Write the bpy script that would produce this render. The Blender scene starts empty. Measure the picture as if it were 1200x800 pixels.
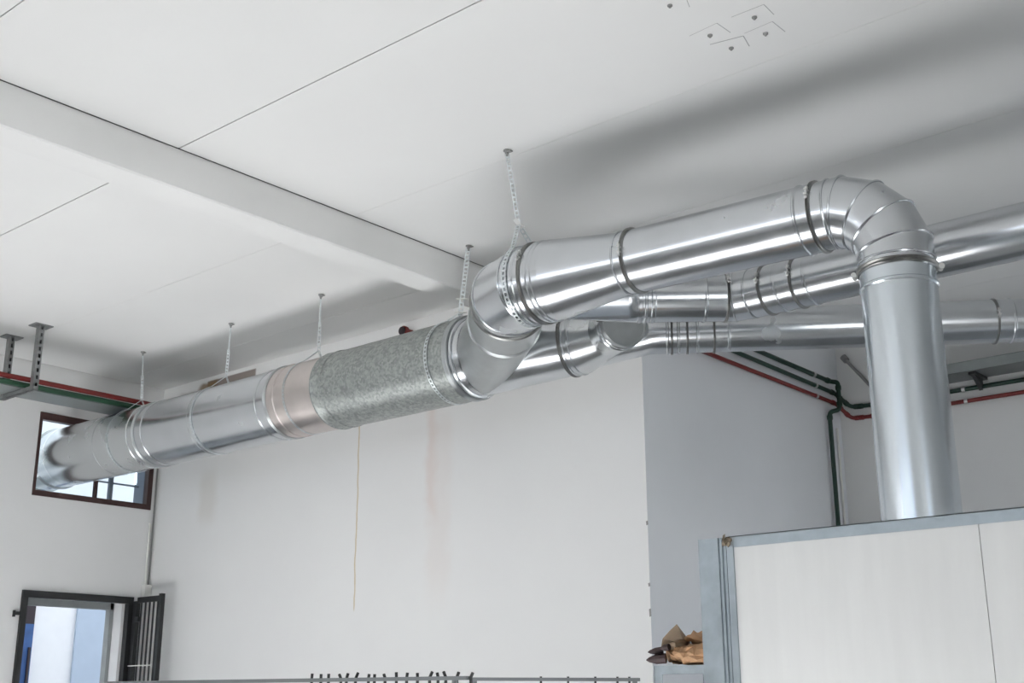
import bpy, bmesh, math, random
from mathutils import Vector as V, Matrix

# ------------------------------------------------------------------ camera, sky, sun, exposure
scene = bpy.context.scene
C = scene.collection
CH = 1.5                                   # eye height above the floor (m)
YAW, PIT, ROL = -0.709854, 0.288558, -0.003374
fw = V((math.sin(YAW)*math.cos(PIT), math.cos(YAW)*math.cos(PIT), math.sin(PIT)))
rt = V((math.cos(YAW), -math.sin(YAW), 0)); up = rt.cross(fw)
r2 = rt*math.cos(ROL) + up*math.sin(ROL); u2 = -rt*math.sin(ROL) + up*math.cos(ROL)
cam_d = bpy.data.cameras.new('camera'); cam = bpy.data.objects.new('camera', cam_d); C.objects.link(cam)
cam.matrix_world = Matrix(((r2.x, u2.x, -fw.x, 0), (r2.y, u2.y, -fw.y, 0), (r2.z, u2.z, -fw.z, CH), (0, 0, 0, 1)))
cam_d.sensor_width = 36; cam_d.lens = 1426.09/1200*36; cam_d.clip_start = 0.05; cam_d.clip_end = 200
scene.camera = cam

world = bpy.data.worlds.new('sky'); scene.world = world; world.use_nodes = True
bg = world.node_tree.nodes['Background']; bg.inputs[0].default_value = (0.78, 0.87, 1.0, 1); bg.inputs[1].default_value = 3.6

sd = bpy.data.lights.new('sun', 'SUN'); sun = bpy.data.objects.new('sun', sd); C.objects.link(sun)
sd.energy = 215.0; sd.angle = 0.02; sd.color = (0.97, 0.975, 1.0)
SE = math.radians(28)
sdir = V((0.02, 1.0, 0)).normalized()*math.cos(SE) + V((0, 0, -math.sin(SE)))
sun.rotation_euler = sdir.to_track_quat('-Z', 'Y').to_euler(); sun.location = (-6, -8, 8)

vs = scene.view_settings
vs.view_transform = 'Standard'; vs.look = 'None'; vs.gamma = 1; vs.use_curve_mapping = False
vs.exposure = -0.74
random.seed(4)

# ------------------------------------------------------------------ materials
def nodes_of(m):
    m.use_nodes = True
    nt = m.node_tree
    return nt, nt.nodes, nt.links, nt.nodes['Principled BSDF']
def mat(name, col, rough=0.6, metal=0.0, var=0.0, scale=8.0, bump=0.0, bscale=30.0, rvar=0.0, stretch=(1, 1, 1), spec=0.5):
    m = bpy.data.materials.new(name); nt, N, L, P = nodes_of(m)
    P.inputs['Base Color'].default_value = (*col, 1); P.inputs['Roughness'].default_value = rough
    P.inputs['Metallic'].default_value = metal; P.inputs['Specular IOR Level'].default_value = spec
    tc = N.new('ShaderNodeTexCoord'); mp = N.new('ShaderNodeMapping'); mp.inputs['Scale'].default_value = stretch
    L.new(tc.outputs['Object'], mp.inputs[0])
    if var or rvar:
        n = N.new('ShaderNodeTexNoise'); n.inputs['Scale'].default_value = scale; n.inputs['Detail'].default_value = 5
        L.new(mp.outputs[0], n.inputs['Vector'])
        if var:
            cr = N.new('ShaderNodeValToRGB'); L.new(n.outputs['Fac'], cr.inputs[0])
            cr.color_ramp.elements[0].position = 0.3; cr.color_ramp.elements[1].position = 0.7
            cr.color_ramp.elements[0].color = (*[max(0, c*(1-var)) for c in col], 1)
            cr.color_ramp.elements[1].color = (*[min(1, c*(1+var*0.6)) for c in col], 1)
            L.new(cr.outputs[0], P.inputs['Base Color'])
        if rvar:
            mr = N.new('ShaderNodeMapRange'); L.new(n.outputs['Fac'], mr.inputs[0])
            mr.inputs[1].default_value = 0.3; mr.inputs[2].default_value = 0.7
            mr.inputs[3].default_value = rough-rvar; mr.inputs[4].default_value = rough+rvar
            L.new(mr.outputs[0], P.inputs['Roughness'])
    if bump:
        n2 = N.new('ShaderNodeTexNoise'); n2.inputs['Scale'].default_value = bscale; n2.inputs['Detail'].default_value = 4
        L.new(mp.outputs[0], n2.inputs['Vector'])
        b = N.new('ShaderNodeBump'); b.inputs['Strength'].default_value = bump; b.inputs['Distance'].default_value = 0.01
        L.new(n2.outputs['Fac'], b.inputs['Height']); L.new(b.outputs[0], P.inputs['Normal'])
    return m

M = {}
M['ceiling'] = mat('ceiling_white', (0.80, 0.80, 0.79), 0.85, var=0.03, scale=0.8, bump=0.03, bscale=40)
M['joint'] = mat('ceiling_joint', (0.16, 0.16, 0.16), 0.9)
M['cut'] = mat('ceiling_cut_line', (0.40, 0.40, 0.40), 0.9)
M['beam'] = mat('beam_white', (0.79, 0.79, 0.78), 0.8, var=0.03, scale=2)
M['wall'] = mat('plaster_white', (0.77, 0.77, 0.765), 0.8, var=0.04, scale=0.9, bump=0.08, bscale=18)
M['wall_ret'] = mat('plaster_satin', (0.765, 0.785, 0.815), 0.55, var=0.04, scale=0.9, bump=0.05, bscale=14)
M['floor'] = mat('floor_concrete', (0.27, 0.27, 0.265), 0.6, var=0.12, scale=1.5)
M['zinc'] = mat('zinc_bright', (0.62, 0.64, 0.66), 0.23, 1.0, var=0.06, scale=5, rvar=0.05)
M['zinc_pale'] = mat('zinc_pale', (0.64, 0.66, 0.67), 0.25, 1.0, var=0.05, scale=4, rvar=0.05)
M['zinc_riser'] = mat('zinc_brushed', (0.70, 0.75, 0.79), 0.22, 1.0, var=0.05, scale=6, rvar=0.05, stretch=(1, 1, 0.25))
M['zinc_dark'] = mat('zinc_weathered', (0.48, 0.50, 0.505), 0.38, 1.0, var=0.12, scale=9, rvar=0.06)
M['zinc_pink'] = mat('steel_pinkish', (0.63, 0.575, 0.55), 0.34, 1.0, var=0.08, scale=7, rvar=0.06)
M['clamp'] = mat('clamp_steel', (0.30, 0.30, 0.29), 0.32, 1.0, var=0.2, scale=30)
M['bolt'] = mat('bolt_steel', (0.70, 0.70, 0.69), 0.3, 1.0)
M['strap'] = mat('strap_zinc', (0.72, 0.76, 0.77), 0.42, 1.0, var=0.1, scale=40)
M['strut'] = mat('strut_zinc', (0.28, 0.29, 0.29), 0.5, 0.8, var=0.15, scale=20)
M['tray'] = mat('tray_zinc', (0.30, 0.325, 0.325), 0.45, 0.7, var=0.1, scale=5)
M['black'] = mat('black_paint', (0.016, 0.017, 0.018), 0.5, var=0.1, scale=20)
M['brown'] = mat('brown_window_paint', (0.045, 0.018, 0.016), 0.5, var=0.1, scale=20)
M['red'] = mat('red_pipe_paint', (0.16, 0.012, 0.010), 0.45, var=0.12, scale=15)
M['green'] = mat('green_pipe_paint', (0.010, 0.055, 0.025), 0.45, var=0.12, scale=15)
M['dgreen'] = mat('dark_green_pipe_paint', (0.008, 0.035, 0.022), 0.45, var=0.12, scale=15)
M['conduit'] = mat('grey_conduit', (0.25, 0.25, 0.245), 0.6)
M['white_plastic'] = mat('white_plastic', (0.78, 0.78, 0.74), 0.5)
M['panel'] = mat('panel_offwhite', (0.78, 0.78, 0.765), 0.5, var=0.045, scale=2.2, stretch=(6, 1, 0.7))
M['trim'] = mat('trim_zinc', (0.42, 0.47, 0.50), 0.45, 0.85, var=0.16, scale=14, rvar=0.06)
M['kraft'] = mat('kraft_paper', (0.46, 0.27, 0.145), 0.8, var=0.3, scale=9, bump=0.4, bscale=20)
M['kraft_grey'] = mat('kraft_paper_grey', (0.36, 0.27, 0.19), 0.8, var=0.15, scale=9, bump=0.3, bscale=20)
M['dark_kraft'] = mat('dark_brown_paper', (0.035, 0.016, 0.016), 0.6, var=0.2, scale=12)
M['rail'] = mat('rail_steel', (0.22, 0.23, 0.235), 0.45, 0.6)
M['hook'] = mat('hook_dark', (0.05, 0.05, 0.05), 0.5, 0.5)
M['outside_white'] = mat('outside_white_wall', (0.80, 0.80, 0.80), 0.9, var=0.02)
M['outside_blue_shade'] = mat('outside_wall_shade_blue', (0.42, 0.49, 0.58), 0.9, var=0.03)
M['blue_door'] = mat('blue_door_paint', (0.03, 0.09, 0.25), 0.6, var=0.2)
M['dark_maroon'] = mat('dark_maroon', (0.018, 0.008, 0.012), 0.6)
M['ground'] = mat('outside_ground', (0.25, 0.25, 0.24), 0.9, var=0.1)
M['grey_frame'] = mat('grey_frame_paint', (0.30, 0.32, 0.32), 0.6, var=0.1)
M['tape'] = mat('dirty_tape', (0.20, 0.16, 0.11), 0.8, var=0.3, scale=60)
M['blue_grey'] = mat('blue_grey_bar_and_shade', (0.16, 0.20, 0.26), 0.7)  # bar paint, also the window reveal's shade put into colour

# mottled (spangled) galvanised sheet
def mottled():
    m = bpy.data.materials.new('zinc_spangled'); nt, N, L, P = nodes_of(m)
    tc = N.new('ShaderNodeTexCoord')
    v = N.new('ShaderNodeTexVoronoi'); v.inputs['Scale'].default_value = 70; L.new(tc.outputs['Object'], v.inputs['Vector'])
    n = N.new('ShaderNodeTexNoise'); n.inputs['Scale'].default_value = 28; n.inputs['Detail'].default_value = 6; L.new(tc.outputs['Object'], n.inputs['Vector'])
    mx = N.new('ShaderNodeMix'); mx.data_type = 'FLOAT'; mx.inputs[0].default_value = 0.6
    sp = N.new('ShaderNodeSeparateColor'); L.new(v.outputs['Color'], sp.inputs[0])
    L.new(sp.outputs[0], mx.inputs[2]); L.new(n.outputs['Fac'], mx.inputs[3])
    cr = N.new('ShaderNodeValToRGB'); L.new(mx.outputs[0], cr.inputs[0])
    cr.color_ramp.elements[0].position = 0.3; cr.color_ramp.elements[0].color = (0.27, 0.29, 0.28, 1)
    cr.color_ramp.elements[1].position = 0.72; cr.color_ramp.elements[1].color = (0.42, 0.44, 0.425, 1)
    L.new(cr.outputs[0], P.inputs['Base Color']); P.inputs['Metallic'].default_value = 0.85; P.inputs['Roughness'].default_value = 0.46
    return m
M['zinc_spangle'] = mottled()

# back wall: plaster with a bare brown strip high up, a yellow drip line and faint pink stains
def back_wall_mat():
    m = bpy.data.materials.new('plaster_stained'); nt, N, L, P = nodes_of(m)
    P.inputs['Roughness'].default_value = 0.8
    g = N.new('ShaderNodeNewGeometry'); s = N.new('ShaderNodeSeparateXYZ'); L.new(g.outputs['Position'], s.inputs[0])
    nz = N.new('ShaderNodeTexNoise'); nz.inputs['Scale'].default_value = 5; nz.inputs['Detail'].default_value = 5; L.new(g.outputs['Position'], nz.inputs['Vector'])
    def math_(op, a, b=None, clamp=False):
        n = N.new('ShaderNodeMath'); n.operation = op; n.use_clamp = clamp
        for i, q in enumerate((a, b)):
            if q is None: continue
            if isinstance(q, (int, float)): n.inputs[i].default_value = q
            else: L.new(q, n.inputs[i])
        return n.outputs[0]
    wob = math_('MULTIPLY', math_('SUBTRACT', nz.outputs['Fac'], 0.5), 0.16)
    def band(sock, lo, hi, soft):
        a = N.new('ShaderNodeMapRange'); a.interpolation_type = 'SMOOTHSTEP'; L.new(sock, a.inputs[0]); a.inputs[1].default_value = lo-soft; a.inputs[2].default_value = lo+soft
        b = N.new('ShaderNodeMapRange'); b.interpolation_type = 'SMOOTHSTEP'; L.new(sock, b.inputs[0]); b.inputs[1].default_value = hi-soft; b.inputs[2].default_value = hi+soft; b.inputs[3].default_value = 1; b.inputs[4].default_value = 0
        return math_('MULTIPLY', a.outputs[0], b.outputs[0])
    X, Z = s.outputs[0], s.outputs[2]
    Xw = math_('ADD', X, wob); Zw = math_('ADD', Z, math_('MULTIPLY', wob, 0.5))
    col = None
    base = N.new('ShaderNodeValToRGB'); n0 = N.new('ShaderNodeTexNoise'); n0.inputs['Scale'].default_value = 0.9; n0.inputs['Detail'].default_value = 5
    L.new(g.outputs['Position'], n0.inputs['Vector']); L.new(n0.outputs['Fac'], base.inputs[0])
    base.color_ramp.elements[0].position = 0.3; base.color_ramp.elements[0].color = (0.745, 0.745, 0.74, 1)
    base.color_ramp.elements[1].position = 0.7; base.color_ramp.elements[1].color = (0.785, 0.785, 0.775, 1)
    col = base.outputs[0]
    def layer(col, mask, c, k):
        mx = N.new('ShaderNodeMix'); mx.data_type = 'RGBA'; L.new(math_('MULTIPLY', mask, k), mx.inputs[0])
        L.new(col, mx.inputs[6]); mx.inputs[7].default_value = (*c, 1); return mx.outputs[2]
    # bare brownish strip behind the duct
    col = layer(col, math_('MULTIPLY', band(X, -8.62, -7.955, 0.012), band(Z, 3.80, 4.165, 0.006)), (0.20, 0.16, 0.14), 0.92)
    col = layer(col, math_('MULTIPLY', band(Xw, -8.72, -8.50, 0.03), band(Zw, 3.85, 4.155, 0.02)), (0.22, 0.14, 0.06), 0.85)
    col = layer(col, math_('MULTIPLY', band(Xw, -9.02, -8.72, 0.05), band(Zw, 3.86, 4.11, 0.03)), (0.26, 0.22, 0.20), 0.75)
    # yellow drip line
    drip = math_('ADD', X, math_('MULTIPLY', math_('SUBTRACT', nz.outputs['Fac'], 0.5), 0.04))
    col = layer(col, math_('MULTIPLY', band(drip, -6.664, -6.652, 0.004), band(Z, 2.14, 4.0, 0.02)), (0.52, 0.40, 0.20), 0.75)
    # pink stains
    col = layer(col, math_('MULTIPLY', band(Xw, -5.94, -5.86, 0.05), band(Zw, 2.72, 3.6, 0.1)), (0.68, 0.55, 0.50), 0.42)
    col = layer(col, math_('MULTIPLY', band(Xw, -5.93, -5.72, 0.06), band(Zw, 2.2, 3.5, 0.2)), (0.70, 0.62, 0.58), 0.28)
    col = layer(col, math_('MULTIPLY', band(Xw, -8.62, -8.40, 0.06), band(Zw, 2.95, 3.35, 0.1)), (0.62, 0.59, 0.54), 0.45)
    L.new(col, P.inputs['Base Color'])
    b = N.new('ShaderNodeBump'); b.inputs['Strength'].default_value = 0.08; b.inputs['Distance'].default_value = 0.01
    L.new(nz.outputs['Fac'], b.inputs['Height']); L.new(b.outputs[0], P.inputs['Normal'])
    return m
M['wall_back'] = back_wall_mat()

def glass_mat():
    m = bpy.data.materials.new('window_glass'); nt, N, L, P = nodes_of(m)
    N.remove(P); out = N['Material Output']
    t = N.new('ShaderNodeBsdfTransparent'); t.inputs[0].default_value = (0.93, 0.96, 0.97, 1)
    g = N.new('ShaderNodeBsdfGlossy'); g.inputs['Roughness'].default_value = 0.03
    mx = N.new('ShaderNodeMixShader'); mx.inputs[0].default_value = 0.06
    L.new(t.outputs[0], mx.inputs[1]); L.new(g.outputs[0], mx.inputs[2]); L.new(mx.outputs[0], out.inputs[0])
    return m
M['glass'] = glass_mat()

# ------------------------------------------------------------------ mesh helpers (world coordinates in, z measured from the floor)
class MB:
    def __init__(s): s.v = []; s.f = []
    def add(s, vs, fs):
        o = len(s.v); s.v += [V(p) for p in vs]; s.f += [tuple(i+o for i in f) for f in fs]; return s
    def box(s, a, b):
        (x0, y0, z0), (x1, y1, z1) = a, b
        return s.add([(x0, y0, z0), (x1, y0, z0), (x1, y1, z0), (x0, y1, z0), (x0, y0, z1), (x1, y0, z1), (x1, y1, z1), (x0, y1, z1)],
                     [(0, 3, 2, 1), (4, 5, 6, 7), (0, 1, 5, 4), (1, 2, 6, 5), (2, 3, 7, 6), (3, 0, 4, 7)])
    def obox(s, c, ax, ay, az):           # oriented box: centre and three half-vectors
        c, ax, ay, az = V(c), V(ax), V(ay), V(az)
        vs = [c+ax*i+ay*j+az*k for k in (-1, 1) for (i, j) in ((-1, -1), (1, -1), (1, 1), (-1, 1))]
        return s.add(vs, [(0, 3, 2, 1), (4, 5, 6, 7), (0, 1, 5, 4), (1, 2, 6, 5), (2, 3, 7, 6), (3, 0, 4, 7)])
    def loft(s, rings, cap=(False, False), closed=False):
        n = len(rings[0]); o = len(s.v); vs = [p for r in rings for p in r]; fs = []
        m = len(rings)
        for i in range(m if closed else m-1):
            for j in range(n):
                a = i*n+j; b = i*n+(j+1) % n; i2 = (i+1) % m
                fs.append((a, b, i2*n+(j+1) % n, i2*n+j))
        if cap[0]: fs.append(tuple(range(n-1, -1, -1)))
        if cap[1]: fs.append(tuple((m-1)*n+j for j in range(n)))
        return s.add(vs, fs)
    def tube(s, pts, r, n=10, cap=True):
        return s.loft(mitre(pts, [r]*len(pts), n), (cap, cap))
    def ring_bead(s, ring, c, r=0.005, n=6):     # thin torus running along a closed ring of points
        m = len(ring); rings = []; c = V(c)
        for i in range(m):
            d = (ring[(i+1) % m]-ring[i-1]).normalized(); o = (ring[i]-c); o = (o-d*o.dot(d)).normalized(); b = d.cross(o)
            rings.append([ring[i]+(o*math.cos(k*2*math.pi/n)+b*math.sin(k*2*math.pi/n))*r for k in range(n)])
        return s.loft(rings, closed=True)
    def build(s, name, m, parent=None, smooth=True, angle=35):
        loc = root_loc(parent)
        me = bpy.data.meshes.new(name); me.from_pydata([tuple(p-loc) for p in s.v], [], s.f)
        bm = bmesh.new(); bm.from_mesh(me); bmesh.ops.recalc_face_normals(bm, faces=bm.faces); bm.to_mesh(me); bm.free()
        if smooth:
            me.polygons.foreach_set('use_smooth', [True]*len(me.polygons)); me.set_sharp_from_angle(angle=math.radians(angle))
        me.materials.append(M[m] if isinstance(m, str) else m)
        o = bpy.data.objects.new(name, me); C.objects.link(o)
        if parent: o.parent = parent
        return o
def root_loc(p):
    l = V((0, 0, 0))
    while p: l = l+p.location; p = p.parent
    return l
def frame(d):
    d = V(d).normalized(); h = V((0, 0, 1))
    side = d.cross(h)
    if side.length < 1e-4: side = V((1, 0, 0))
    side.normalize(); u = side.cross(d).normalized()
    return d, side, u
def circle(c, d, r, n=56):
    d, sd_, u = frame(d); c = V(c)
    return [c+(sd_*math.cos(2*math.pi*k/n)+u*math.sin(2*math.pi*k/n))*r for k in range(n)]
def mitre(pts, rs, n=56):
    pts = [V(p) for p in pts]; dirs = [(pts[i+1]-pts[i]).normalized() for i in range(len(pts)-1)]
    d, a, b = frame(dirs[0]); rings = []
    for i, p in enumerate(pts):
        if i == 0: din, nrm = dirs[0], dirs[0]
        elif i == len(pts)-1: din, nrm = dirs[-1], dirs[-1]
        else: din = dirs[i-1]; nrm = (dirs[i-1]+dirs[i]).normalized()
        ring = []
        for k in range(n):
            o = (a*math.cos(2*math.pi*k/n)+b*math.sin(2*math.pi*k/n))*rs[i]
            ring.append(p+o-din*(o.dot(nrm)/din.dot(nrm)))
        rings.append(ring)
        if 0 < i < len(pts)-1:
            q = dirs[i-1].rotation_difference(dirs[i]); a = q @ a; b = q @ b
    return rings
def arc(p0, corner, p1, k=6):             # rounded corner points between p0 and p1
    p0, c, p1 = V(p0), V(corner), V(p1)
    return [p0*(1-t)**2+c*2*t*(1-t)+p1*t*t for t in [i/k for i in range(k+1)]]
def lathe(A, B, prof, n=56, caps=(False, False)):   # prof: list of (distance along axis, radius)
    A, B = V(A), V(B); d = (B-A).normalized()
    mb = MB(); mb.loft([circle(A+d*s, d, r, n) for s, r in prof], caps); return mb
def bead(s, r, h=0.006, w=0.008): return [(s-w, r), (s-w*0.4, r+h), (s+w*0.4, r+h), (s+w, r)]

def tag(o, label, cat, group=None):
    o['label'] = label; o['category'] = cat
    if group: o['group'] = group
    return o
def thing(name, label, cat, loc, group=None):
    o = bpy.data.objects.new(name, None); C.objects.link(o); o.location = loc; o.empty_display_size = 0.1
    return tag(o, label, cat, group)
def struct(name, mb, m, **k):
    o = mb.build(name, m, **k); o['kind'] = 'structure'; return o
def Z(z): return z+CH

# ------------------------------------------------------------------ the room
XL, YB, XR, YF, ZC = -9.27, 6.0, -4.10, 8.70, 4.2
XE, YR, TH = 4.0, -2.5, 0.20
WY0, WY1, WZ0, WZ1 = 4.866, 5.94, 3.125, 3.79         # window opening
DY0, DY1, DZ = 4.863, 5.85, 2.365                     # door opening
struct('floor', MB().box((XL-TH, YR-6, -0.15), (XE+0.3, YF+0.3, 0)), 'floor', smooth=False)
w = MB()
w.box((XL-TH, YR-0.3, 0), (XL, DY0, ZC+0.05)); w.box((XL-TH, DY0, DZ), (XL, WY1+0.3, WZ0))
w.box((XL-TH, DY0, WZ1), (XL, YB+0.3, ZC+0.05)); w.box((XL-TH, DY1, 0), (XL, YB+0.3, DZ)); w.box((XL-TH, WY1, WZ0), (XL, YB+0.3, WZ1))
struct('wall_left', w, 'wall', smooth=False)
wm = MB(); wm.loft([[V((x, y, z)) for x, y in ((XL, YB), (XR, YB), (XR-0.3, YB+0.3), (XL, YB+0.3))] for z in (0, ZC+0.03)], (True, True)); struct('wall_back', wm, 'wall_back', smooth=False)
wm = MB(); wm.loft([[V((x, y, z)) for x, y in ((XR, YB), (XR, YF+0.3), (XR-0.3, YF+0.3), (XR-0.3, YB+0.3))] for z in (0, ZC+0.03)], (True, True)); struct('wall_return', wm, 'wall_ret', smooth=False)
w = MB(); w.box((XR, YF, 0), (-2.4, YF+0.3, ZC+0.05)); w.box((2.6, YF, 0), (XE+0.3, YF+0.3, ZC+0.05)); w.box((-2.4, YF, 2.2), (2.6, YF+0.3, ZC+0.05))
struct('wall_far', w, 'wall', smooth=False)              # with an unseen doorway added to light the return wall
w = MB(); w.box((XE, YR-0.3, 0), (XE+0.3, -2.2, ZC+0.05)); w.box((XE, 0.0, 0), (XE+0.3, 6.9, ZC+0.05)); w.box((XE, -2.2, 3.1), (XE+0.3, 0.0, ZC+0.05)); w.box((XE, 8.3, 0), (XE+0.3, YF, ZC+0.05)); w.box((XE, 6.9, 2.4), (XE+0.3, 8.3, ZC+0.05))
struct('wall_right', w, 'wall', smooth=False)            # two unseen doorways: one read off the riser's highlight, one added for fill
OX0, OX1, OZ0, OZ1 = -9.1, -1.0, 2.62, 3.42            # strip of high windows behind the camera
w = MB(); w.box((XL, YR-0.3, 0), (OX0, YR, ZC+0.05)); w.box((OX1, YR-0.3, 0), (XE, YR, ZC+0.05)); w.box((OX0, YR-0.3, OZ1), (OX1, YR, ZC+0.05)); w.box((OX0, YR-0.3, 0), (OX1, YR, OZ0))
struct('wall_front', w, 'wall', smooth=False)

ceil = struct('ceiling', MB().box((XL-TH, YR-0.3, ZC+0.03), (XE+0.3, YF+0.3, ZC+0.3)), 'joint', smooth=False)
BX0, BX1, BZ = -5.16, -4.957, 3.985
rows = [YR, -1.610, -0.413, 0.780, 1.974, 3.176, 4.360, 5.553, 6.745, 7.940, YF]
gaps = {1.974: 0.006, 3.176: 0.006, 4.360: 0.0022, 5.553: 0.004}
for x0, x1 in ((XL+0.015, BX0-0.002), (BX1+0.007, XE)):
    for i in range(len(rows)-1):
        y0, y1 = rows[i], rows[i+1]
        if x0 < -6 and y0 >= YB: continue
        if x0 < -6: y1 = min(y1, YB)
        g0, g1 = gaps.get(y0, 0.003), gaps.get(y1, 0.003)
        MB().box((x0, y0+g0/2, ZC), (x1, y1-g1/2, ZC+0.03)).build('ceiling_panel', 'ceiling', ceil, smooth=False)
# beam with a small plaster fillet at the top of its visible side
b = MB(); prof = [(BX0, ZC), (BX0, BZ+0.006), (BX0+0.006, BZ), (BX1-0.008, BZ), (BX1, BZ+0.008), (BX1, ZC-0.09), (BX1-0.004, ZC-0.075), (BX1-0.004, ZC)]
b.loft([[V((x, y, z)) for x, z in prof] for y in (YR, YB)], (True, True))
b.build('ceiling_beam', 'beam', ceil, angle=20)
# chipped paint on the outer corner
for zc_, hz_ in ((0.66, 0.010), (0.50, 0.022), (1.02, 0.012)):
    MB().obox((XR-0.004, YB-0.0005, Z(zc_)), (0.006, 0, 0.002), (0, 0.001, 0), (-0.001, 0, hz_)).build('paint_chip', 'conduit', bpy.data.objects['wall_back'], smooth=False)
# L-shaped cut lines and plugged anchors in the ceiling
for (cx, cy) in ((-2.321, 4.156), (-2.334, 4.006), (-2.121, 4.005), (-2.15, 4.148), (-2.334, 3.702)):
    k = lathe((cx, cy, ZC), (cx, cy, ZC-0.03), [(-0.004, 0.006), (0, 0.011), (0.005, 0.011), (0.008, 0.006), (0.012, 0.005)], 12, (False, True))
    k.build('ceiling_anchor', 'conduit', ceil)
for (p, q, wd) in (((-2.375, 4.072), (-2.231, 4.104), 0.004), ((-2.231, 4.104), (-2.255, 4.195), 0.004), ((-2.403, 3.955), (-2.262, 3.943), 0.0012), ((-2.262, 3.943), (-2.258, 4.045), 0.003),
                   ((-2.193, 3.943), (-2.044, 3.946), 0.0015), ((-2.044, 3.946), (-2.051, 4.041), 0.003), ((-2.218, 4.089), (-2.082, 4.083), 0.0012), ((-2.082, 4.083), (-2.081, 4.19), 0.003), ((-2.261, 3.715), (-2.281, 3.765), 0.0025)):
    p, q = V((*p, ZC)), V((*q, ZC)); d = (q-p); s_ = V((-d.y, d.x, 0)).normalized()*wd/2
    MB().obox((p+q)/2, d/2, s_, V((0, 0, 0.001))).build('cut_line', 'cut', ceil, smooth=False)

# window in the left wall
win = bpy.data.objects.new('window_1', None); C.objects.link(win); win.location = (XL, 5.4, WZ0); win['kind'] = 'structure'; win['label'] = 'dark brown framed high window with the duct passing through it'
ft = 0.035
fr = MB(); x0, x1 = XL-0.05, XL+0.012
fr.box((x0, WY0-0.01, WZ0-0.01), (x1, WY1+0.01, WZ0+ft)); fr.box((x0, WY0-0.01, WZ1-ft-0.015), (x1, WY1+0.01, WZ1+0.01))
fr.box((x0, WY0-0.01, WZ0+ft), (x1, WY0+0.012, WZ1-ft-0.015)); fr.box((x0, WY1-ft, WZ0+ft), (x1, WY1+0.01, WZ1-ft-0.015))
fr.build('window_frame', 'brown', win, smooth=False)
MB().box((XL-0.04, 5.412, WZ0+ft), (XL-0.01, 5.44, WZ1-ft-0.015)).build('mullion', 'brown', win, smooth=False)
MB().box((XL-0.16, 5.62, WZ0), (XL-0.13, 5.655, WZ1)).build('outer_bar', 'blue_grey', win, smooth=False)
MB().box((XL-0.16, 5.40, WZ0+0.20), (XL-0.14, WY1, WZ0+0.212)).build('outer_bar', 'blue_grey', win, smooth=False)
MB().box((XL-TH-0.01, WY1-0.03, WZ0), (XL-0.052, WY1+0.002, WZ1)).build('reveal_side', 'blue_grey', win, smooth=False)  # blue-grey colour stands for the reveal's shade
MB().box((XL-0.028, 5.44, WZ0+ft), (XL-0.022, WY1-ft, WZ1-ft-0.015)).build('pane', 'glass', win, smooth=False)
# the other pane is cut out round the duct
DYc, DZc, DR = 5.168, Z(1.978), 0.245
pn = MB(); ya, yb, za, zb = WY0+0.012, 5.412, WZ0+ft, WZ1-ft-0.015; inner = []; outer = []
K = 40
for k in range(K):
    a = 2*math.pi*k/K; c, s_ = math.cos(a), math.sin(a)
    t = min((yb-DYc)/c if c > 1e-6 else 9, (ya-DYc)/c if c < -1e-6 else 9, (zb-DZc)/s_ if s_ > 1e-6 else 9, (za-DZc)/s_ if s_ < -1e-6 else 9)
    r_ = min(DR+0.004, t*0.98)
    inner.append((DYc+c*r_, DZc+s_*r_)); outer.append((DYc+c*t, DZc+s_*t))
pn.loft([[V((x, y, z)) for y, z in ring] for x, ring in ((XL-0.022, inner), (XL-0.022, outer), (XL-0.028, outer), (XL-0.028, inner))], closed=True)
pn.build('pane', 'glass', win, smooth=False)

# door opening with its black steel frame
door = bpy.data.objects.new('door_1', None); C.objects.link(door); door.location = (XL, (DY0+DY1)/2, 0); door['kind'] = 'structure'; door['label'] = 'open doorway with black steel outer frame'
fr = MB(); fr.box((XL-0.03, DY0, 0), (XL+0.03, DY0+0.045, DZ)); fr.box((XL-0.03, DY1-0.045, 0), (XL+0.03, DY1, DZ)); fr.box((XL-0.03, DY0+0.045, DZ-0.055), (XL+0.03, DY1-0.045, DZ))
fr.build('steel_frame', 'black', door, smooth=False)
fr = MB(); xo = XL-TH; fr.box((xo-0.02, DY0, DZ-0.10), (xo+0.05, DY1-0.075, DZ-0.045)); fr.box((xo-0.02, DY1-0.105, 0), (xo+0.05, DY1-0.07, DZ-0.045)); fr.box((xo-0.02, DY0, 0), (xo+0.05, DY0+0.03, DZ-0.1))
fr.build('outer_frame', 'grey_frame', door, smooth=False)
MB().box((xo+0.02, DY1-0.072, 0), (XL-0.03, DY1+0.001, DZ-0.045)).build('reveal_side', 'outside_white', door, smooth=False)
lt = MB(); lt.box((XL+0.005, DY0-0.05, 2.17), (XL+0.03, DY0, 2.195)); lt.box((XL+0.005, DY0-0.06, 2.155), (XL+0.026, DY0-0.045, 2.205)); lt.build('latch', 'black', door, smooth=False)

# small things on the left wall corner
cd = thing('conduit_run', 'thin white conduit ending in a small junction box in the left room corner', 'conduit', (XL, 5.97, 2.4))
MB().tube([(XL+0.012, 5.955, 2.47), (XL+0.012, 5.955, 3.0)], 0.009, 8).build('conduit', 'white_plastic', cd)
MB().tube([(XL+0.012, 5.985, 2.42), (XL+0.012, 5.985, 4.0)], 0.007, 8).build('conduit', 'conduit', cd)
bx = MB(); bx.box((XL, 5.935, 2.36), (XL+0.05, 5.995, 2.47)); bx.box((XL, 5.931, 2.455), (XL+0.053, 5.998, 2.475)); bx.build('junction_box', 'white_plastic', cd, smooth=False)

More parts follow.
